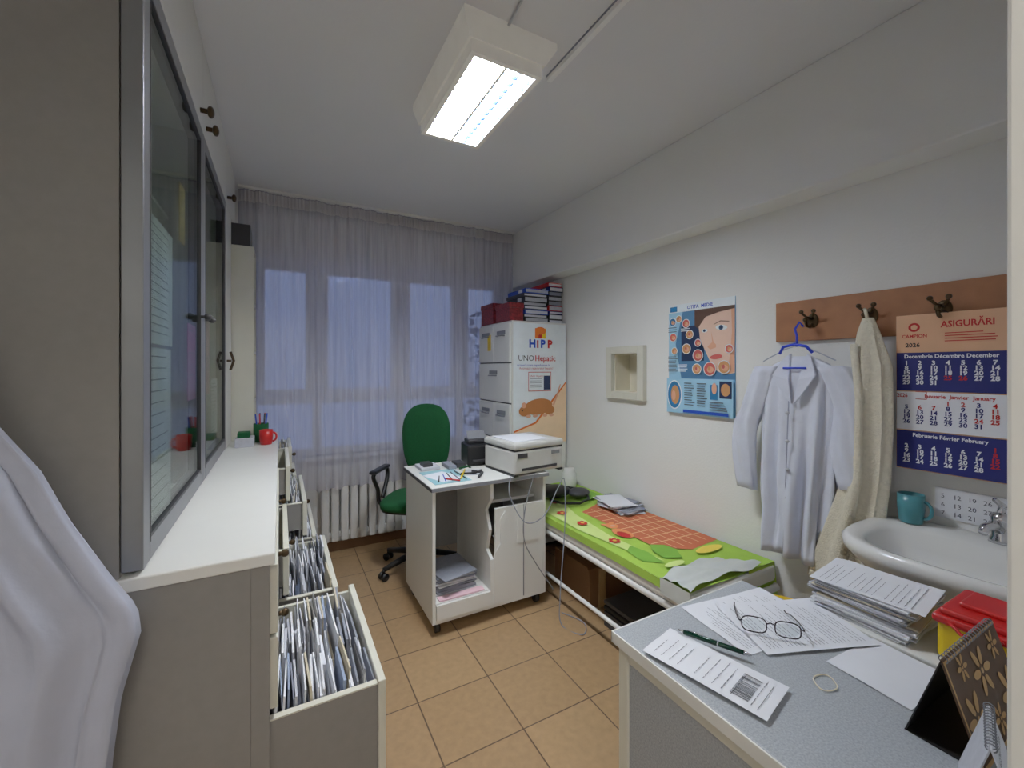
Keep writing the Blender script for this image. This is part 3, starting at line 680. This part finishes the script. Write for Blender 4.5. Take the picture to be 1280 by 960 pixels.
b.box(1.2,ty0-.004,.40,1.34,ty0,.62,white); b.box(1.24,ty0-.006,.09,1.243,ty0,.62,hd)
b.box(tx0+.02,ty0-.01,.09,1.028,ty0+.006,.17,white,.002); b.box(tx0+.02,ty0+.01,.16,1.028,ty1-.03,.17,white)
for x in (tx0+.04,tx1-.04):
    for y in (ty0+.05,ty1-.05):
        b.cyl((x-.012,y,.028),(x+.012,y,.028),.028,black,n=16); b.cyl((x,y,.03),(x,y,.07),.008,chrome,n=10)
b.done()
b=B('newspaper_stack')
for i in range(16):
    R=Matrix.Rotation(random.uniform(-.1,.1),3,'Z'); z=.172+i*.006; b.box(.74,2.2,z,.97,2.46,z+.0055,random.choice([paper2,paper,paper3]),0,R)
b.box(.75,2.16,.272,.96,2.3,.279,paper3,0,Matrix.Rotation(.25,3,'Z')); b.done()
b=B('pink_folder'); b.box(.74,2.145,.172,1.0,2.19,.18,mat('pink_card',(226,190,200),.7)); b.done()
b=B('inkjet_printer',(1.325,2.27,.79),6)
pw2=mat('printer_white',(200,200,196),.4); 
b.box(-.18,-.16,.01,.18,.17,.145,pw2,.012); b.box(-.185,-.165,.15,.185,.175,.19,pw2,.014); b.box(-.178,-.155,.143,.178,.165,.153,dgrey)
b.box(-.13,-.163,.03,.13,-.158,.045,dgrey); b.box(-.16,-.164,.105,-.09,-.159,.13,dgrey,.002); b.box(.09,-.1645,.105,.15,-.159,.125,hd)
b.box(-.15,-.12,.190,.1,.12,.194,paper); b.box(-.18,-.16,0,-.15,.16,.011,black); b.box(.15,-.16,0,.18,.16,.011,black)
b.done()
b=B('label_printer',(1.14,2.55,.79),-8)
b.box(-.09,-.09,0,.09,.1,.13,black,.012); b.box(-.07,-.02,.13,.07,.09,.155,dgrey,.008); b.box(-.06,-.11,.03,.06,-.088,.04,dgrey); b.poly([(-.06,.02,.155),(.06,.02,.155),(.06,.07,.2),(-.06,.07,.2)],hd)
b.done(False)
b=B('desk_clutter')
b.box(.72,2.16,.791,.93,2.46,.7925,mat('mat_cyan',(150,196,206),.4)); b.box(.74,2.2,.7925,.88,2.4,.794,paper,0,Matrix.Rotation(.3,3,'Z'))
b.box(.96,2.25,.791,1.06,2.38,.793,paper2,0,Matrix.Rotation(-.3,3,'Z')); b.box(.74,2.48,.791,.86,2.62,.81,paper2,.003); b.box(.76,2.5,.81,.82,2.58,.83,dgrey,.003)
b.box(.9,2.44,.791,.95,2.58,.815,paper3,.004); b.box(.96,2.46,.791,1.02,2.56,.82,dgrey,.004)
b.tube([(.88,2.2,.798),(.97,2.36,.802)],.005,yellow); b.tube([(.92,2.3,.797),(1.0,2.27,.8),(1.06,2.32,.798)],.006,black); b.tube([(.96,2.42,.798),(.99,2.36,.82),(1.03,2.42,.798)],.006,green)
b.tube([(.8,2.24,.798),(.86,2.16,.798)],.004,redp); b.tube([(.98,2.18,.799),(1.04,2.26,.80),(1.0,2.32,.8)],.007,dgrey)
for i in range(5): b.tube([(.75+i*.04,2.19,.797),(.79+i*.03,2.30+i*.02,.799)],.003,[black,bluep,dgrey,paper3,black][i])
b.done()
b=B('power_cable')
def smooth(pts,n=8):
    out=[];P=[Vector(p) for p in pts]
    for i in range(len(P)-1):
        a=P[max(i-1,0)];c=P[i];d=P[i+1];e=P[min(i+2,len(P)-1)]
        for k in range(n):
            t=k/n; out.append(.5*((2*c)+(-a+d)*t+(2*a-5*c+4*d-e)*t*t+(-a+3*c-3*d+e)*t**3))
    return out+[P[-1]]
b.tube(smooth([(1.14,2.1,.797),(1.12,2.07,.7),(1.2,2.04,.55),(1.32,2.03,.57),(1.41,2.02,.72),(1.44,2.0,.76),(1.42,1.97,.5),(1.36,1.93,.15),(1.35,1.9,.008),(1.4,1.78,.006),(1.47,1.86,.006),(1.42,2.0,.006)]),.003,paper3)
b.tube(smooth([(1.3,2.1,.8),(1.22,2.07,.62),(1.2,2.05,.45),(1.28,2.06,.3),(1.42,2.08,.1)]),.003,hd)
b.done()

# ---------------------------------------------------------------- office chair
b=B('office_chair',(.86,2.96,0),-35)
for k in range(5):
    a=2*math.pi*k/5+.3; c,s_=math.cos(a),math.sin(a)
    b.tube([(0,0,.11),(.13*c,.13*s_,.095),(.27*c,.27*s_,.07)],[.026,.022,.016],black,10)
    b.cyl((.27*c,.27*s_,.07),(.27*c,.27*s_,.05),.008,black,n=10)
    for q in (-.014,.014): b.cyl((.27*c-s_*q,.27*s_+c*q,.026),(.27*c-s_*q*1.9,.27*s_+c*q*1.9,.026),.026,black,n=16)
b.cyl((0,0,.08),(0,0,.30),.028,black); b.cyl((0,0,.30),(0,0,.43),.016,chrome); b.box(-.09,-.1,.41,.09,.1,.44,black,.008)
b.ball((0,0,.475),(.235,.225,.042),green,16,.55); b.ball((0,0,.452),(.225,.215,.028),black,14,.5)
b.tube([(0,.08,.425),(0,.22,.42),(0,.265,.47),(0,.25,.62),(0,.225,.78)],[.02,.02,.02,.02,.018],black,10)
def bk(u,v,off):
    a=2*math.pi*u; r=v
    x=.185*r*math.copysign(abs(math.cos(a))**.8,math.cos(a)); zz=.28*r*math.copysign(abs(math.sin(a))**.8,math.sin(a))
    x*=1+.10*(zz/.28); y=.205-.6*x*x+.03*zz+off*(1-r**6)
    return (x,y,.86+zz)
b.grid(lambda u,v:bk(u,v,-.03),40,10,green); b.grid(lambda u,v:bk(u,v,.03),40,10,black)
for sg in (-1,1):
    b.tube(smooth([(sg*.12,0,.43),(sg*.27,-.01,.44),(sg*.285,-.03,.55),(sg*.285,-.1,.655),(sg*.285,.0,.68),(sg*.285,.12,.67),(sg*.285,.14,.6),(sg*.28,.04,.47)],6),.015,black,8)
    b.box(sg*.285-.028,-.12,.67,sg*.285+.028,.14,.695,black,.012)
b.done(False)

# ---------------------------------------------------------------- foreground desk
b=B('writing_desk')
dx0,dx1,dy0,dy1=.735,1.262,.135,.812
b.box(dx0,dy0,.722,dx1,dy1,.75,speck,.003); b.box(dx0-.004,dy0,.722,dx0,dy1+.004,.7495,white,.001); b.box(dx0-.004,dy1,.722,dx1,dy1+.004,.7495,white,.001)
b.box(dx0+.015,dy0+.01,0,dx0+.035,dy1-.012,.722,speck); b.box(dx1-.03,dy0+.01,0,dx1-.01,dy1-.012,.722,white)
b.box(dx0+.035,dy1-.05,.1,dx1-.03,dy1-.032,.722,white)
b.box(dx0+.008,dy1-.04,0,dx0+.036,dy1-.01,.722,cream,.003); b.box(dx0+.008,dy0+.01,0,dx0+.036,dy0+.04,.722,cream,.003); b.box(dx0+.01,dy0+.04,.69,dx0+.036,dy1-.04,.722,cream,.002)
b.done()
b=B('side_cabinet')
b.box(1.28,.14,.03,1.53,.655,.75,white,.004); b.box(1.3,.16,0,1.51,.63,.03,dark); b.box(1.272,.15,.05,1.28,.64,.4,cream,.002); b.box(1.272,.15,.41,1.28,.64,.72,cream,.002)
b.done()
def sheetobj(name,cx_,cy_,w,d,rot,z=.7505,lines=0,m=paper,extra=None):
    b=B(name,(cx_,cy_,z),rot)
    b.grid(lambda u,v:(-w/2+w*u,-d/2+d*v,.0012+.0012*math.sin(u*5+v*3)**2),10,10,m)
    p=Plane2(b,(-w/2,-d/2,.0026),(1,0,0),(0,1,0),(0,0,1))
    for i in range(lines):
        y=d-.02-(d-.035)*i/max(1,lines); p.k=0
        if i%6==4: continue
        x=.015; xe=.015+(w-.03)*random.uniform(.6,1)
        while x<xe:
            q=random.uniform(.006,.02); p.k=0; p.rect(x,y-.0012,min(x+q,xe),y,inkg); x+=q+.003
    if extra: extra(p)
    b.done(False)
sheetobj('form_sheet',1.10,.675,.21,.297,82,.7505,30)
sheetobj('form_sheet',1.15,.61,.205,.29,68,.7540,26)
def bc(p):
    for i in range(26): p.k=0; p.rect(.02+i*.003,.04,.02+i*.003+random.choice([.0008,.0018]),.075,ink)
    p.rect(.015,.09,.1,.0905,ink); p.rect(.012,.02,.1,.021,ink)
sheetobj('barcode_sheet',.822,.60,.125,.26,12,.7575,12,paper,bc)
sheetobj('blank_note',1.165,.415,.19,.15,-4,.7505,0)
b=B('ballpoint_pen')
dgr=mat('pen_green',(14,60,44),.2,.3)
pts=[(.858,.717,.7665),(.864,.705,.7665),(.895,.641,.7665),(.92,.589,.7665),(.927,.575,.7665)]
b.tube(pts[0:2],[.003,.0045],chrome,12); b.tube(pts[1:4],[.0055,.0058,.005],dgr,12); b.tube(pts[3:5],[.005,.0012],chrome,12)
b.tube([(.868,.698,.773),(.885,.662,.7735)],.0012,chrome,8); b.tube([(.896,.639,.7665),(.8975,.636,.7665)],.0062,chrome,12); b.done()
b=B('eyeglasses',(1.045,.60,.7585),-48)
gm=mat('glasses_metal',(44,34,44),.3,.5)
for sg in (-1,1):
    b.tube([(sg*.036+.027*math.copysign(abs(math.cos(a))**.6,math.cos(a)),.004+.004*math.sin(a),.021+.0165*math.copysign(abs(math.sin(a))**.6,math.sin(a))) for a in [2*math.pi*i/36 for i in range(36)]],.0015,gm,6,True)
    b.tube(smooth([(sg*.063,.004,.028),(sg*.069,.0,.028),(sg*.070,.04,.022),(sg*.066,.1,.01),(sg*.062,.125,.001),(sg*.06,.137,.001)]),.0015,gm,6)
    b.poly([(sg*.036+.025*math.cos(a),.004,.021+.015*math.sin(a)) for a in [2*math.pi*i/24 for i in range(24)]],glass)
b.tube([(-.009,.004,.027),(0,.003,.031),(.009,.004,.027)],.0015,gm,6); b.done(False)
b=B('rubber_band'); b.tube([(1.0+.026*math.cos(a)*(1+.2*math.sin(2*a)),.463+.02*math.sin(a),.7525) for a in [2*math.pi*i/32 for i in range(32)]],.0013,mat('rubber',(226,216,190),.6),6,True); b.done()
b=B('document_stack')
z=.7505
for i in range(25):
    t=random.uniform(.0018,.0045); R=Matrix.Rotation(random.uniform(-.10,.10),3,'Z'); ox,oy=random.uniform(-.010,.010),random.uniform(-.010,.010)
    b.box(1.305+ox,.43+oy,z,1.51+ox,.64+oy,z+t,random.choice([paper,paper,paper2,paper3,paper,paperc]),0,R); z+=t+.0003
b.done()
sheetobj('printed_letter',1.40,.53,.20,.235,6,z+.001,16)
b=B('sharps_container')
b.box(1.315,.245,.7505,1.49,.385,.838,yellow,.012,seg=3)
b.box(1.308,.238,.832,1.497,.392,.852,red,.008,seg=3); b.box(1.318,.248,.85,1.487,.382,.866,red,.007,seg=3)
b.box(1.36,.27,.864,1.46,.36,.876,red,.005,seg=3); b.tube([(1.305,.28,.845),(1.298,.30,.83),(1.298,.34,.83),(1.305,.36,.845)],.004,red)
b.done(False)
# desk calendars
b=B('desk_calendar')
bro=mat('calendar_brown',(94,66,40),.5,var=.15,scale=30); gold=mat('calendar_gold',(200,160,104),.5); blk2=mat('calendar_black',(30,28,28),.5)
A=[(1.00,.235,.751),(1.255,.235,.751),(1.255,.285,.905),(1.00,.285,.905)]
b.prism(A,(0,.0025,.001),bro); b.prism([(1.0,.335,.751),(1.255,.335,.751),(1.255,.287,.905),(1.0,.287,.905)],(0,-.002,0),blk2); b.prism([(1.0,.235,.751),(1.255,.235,.751),(1.255,.335,.751),(1.0,.335,.751)],(0,0,.0015),blk2)
yv=Vector((0,.05,.154)).normalized(); nv=Vector((1,0,0)).cross(yv); 
p=Plane2(b,A[0],(1,0,0),yv,nv); 
p.rect(.0,.0,.255,.006,gold); p.rect(0,.155,.255,.16,gold); p.rect(0,0,.005,.16,gold)
for (x_,y_,r_) in ((.05,.06,.042),(.13,.11,.04),(.21,.05,.045),(.06,.135,.022),(.21,.13,.025),(.13,.035,.025)):
    for k in range(6):
        a=k*math.pi/3; p.k=2; p.ell(x_+r_*.6*math.cos(a),y_+r_*.6*math.sin(a),r_*.40,r_*.17,gold,14,a)
    p.ell(x_,y_,r_*.25,r_*.25,bro,12); p.ell(x_,y_,r_*.12,r_*.12,gold,12)
for i in range(20): b.tube([(1.01+i*.012,.286+.006*math.cos(a),.904+.006*math.sin(a)) for a in [2*math.pi*j/10 for j in range(10)]],.0009,hd,5,True)
b.done(False)
b=B('spiral_notepad',(.945,.215,.751),14)
b.prism([(-.06,-.035,0),(.06,-.035,0),(.06,0,.115),(-.06,0,.115)],(0,.002,.001),paper); b.prism([(-.06,.035,0),(.06,.035,0),(.06,.003,.115),(-.06,.003,.115)],(0,-.002,0),paper2)
yv=Vector((0,.035,.115)).normalized(); p=Plane2(b,(-.06,-.035,0),(1,0,0),yv,Vector((1,0,0)).cross(yv))
p.text('AGENDA 2026',.012,.09,.012,ink); p.rect(.01,.01,.11,.06,mat('notepad_teal',(120,170,190),.6)); p.ell(.09,.04,.02,.016,dgn)
for i in range(15): b.tube([(-.055+i*.0078,.001+.006*math.cos(a),.116+.006*math.sin(a)) for a in [2*math.pi*j/10 for j in range(10)]],.0009,hd,5,True)
b.done(False)
b=B('waste_bin'); b.lathe([(0,0),(.085,0),(.09,.01),(.11,.44),(.115,.45),(.105,.452),(.1,.44),(.08,.02),(0,.02)],(1.76,.96,0),yellow); b.done()

# ---------------------------------------------------------------- world, camera
w_=bpy.data.worlds.new('dusk'); scene.world=w_; w_.use_nodes=True; nt=w_.node_tree
bg=nt.nodes['Background']; bg.inputs['Strength'].default_value=1.3
tc=nt.nodes.new('ShaderNodeTexCoord'); sx=nt.nodes.new('ShaderNodeSeparateXYZ'); rp=nt.nodes.new('ShaderNodeValToRGB')
nt.links.new(tc.outputs['Generated'],sx.inputs[0]); nt.links.new(sx.outputs['Z'],rp.inputs[0]); nt.links.new(rp.outputs[0],bg.inputs[0])
rp.color_ramp.elements[0].color=(.15,.18,.34,1); rp.color_ramp.elements[1].color=(.18,.22,.42,1)
rp.color_ramp.elements[1].position=.25
cam=bpy.data.cameras.new('camera'); co=bpy.data.objects.new('camera',cam); scene.collection.objects.link(co); scene.camera=co
cam.sensor_fit='HORIZONTAL'; cam.sensor_width=36; cam.lens=530/1280*36; cam.shift_y=-20/1280; cam.clip_start=.02
co.location=(0,0,1.41); co.rotation_euler=(math.radians(90),0,math.radians(-28.7))
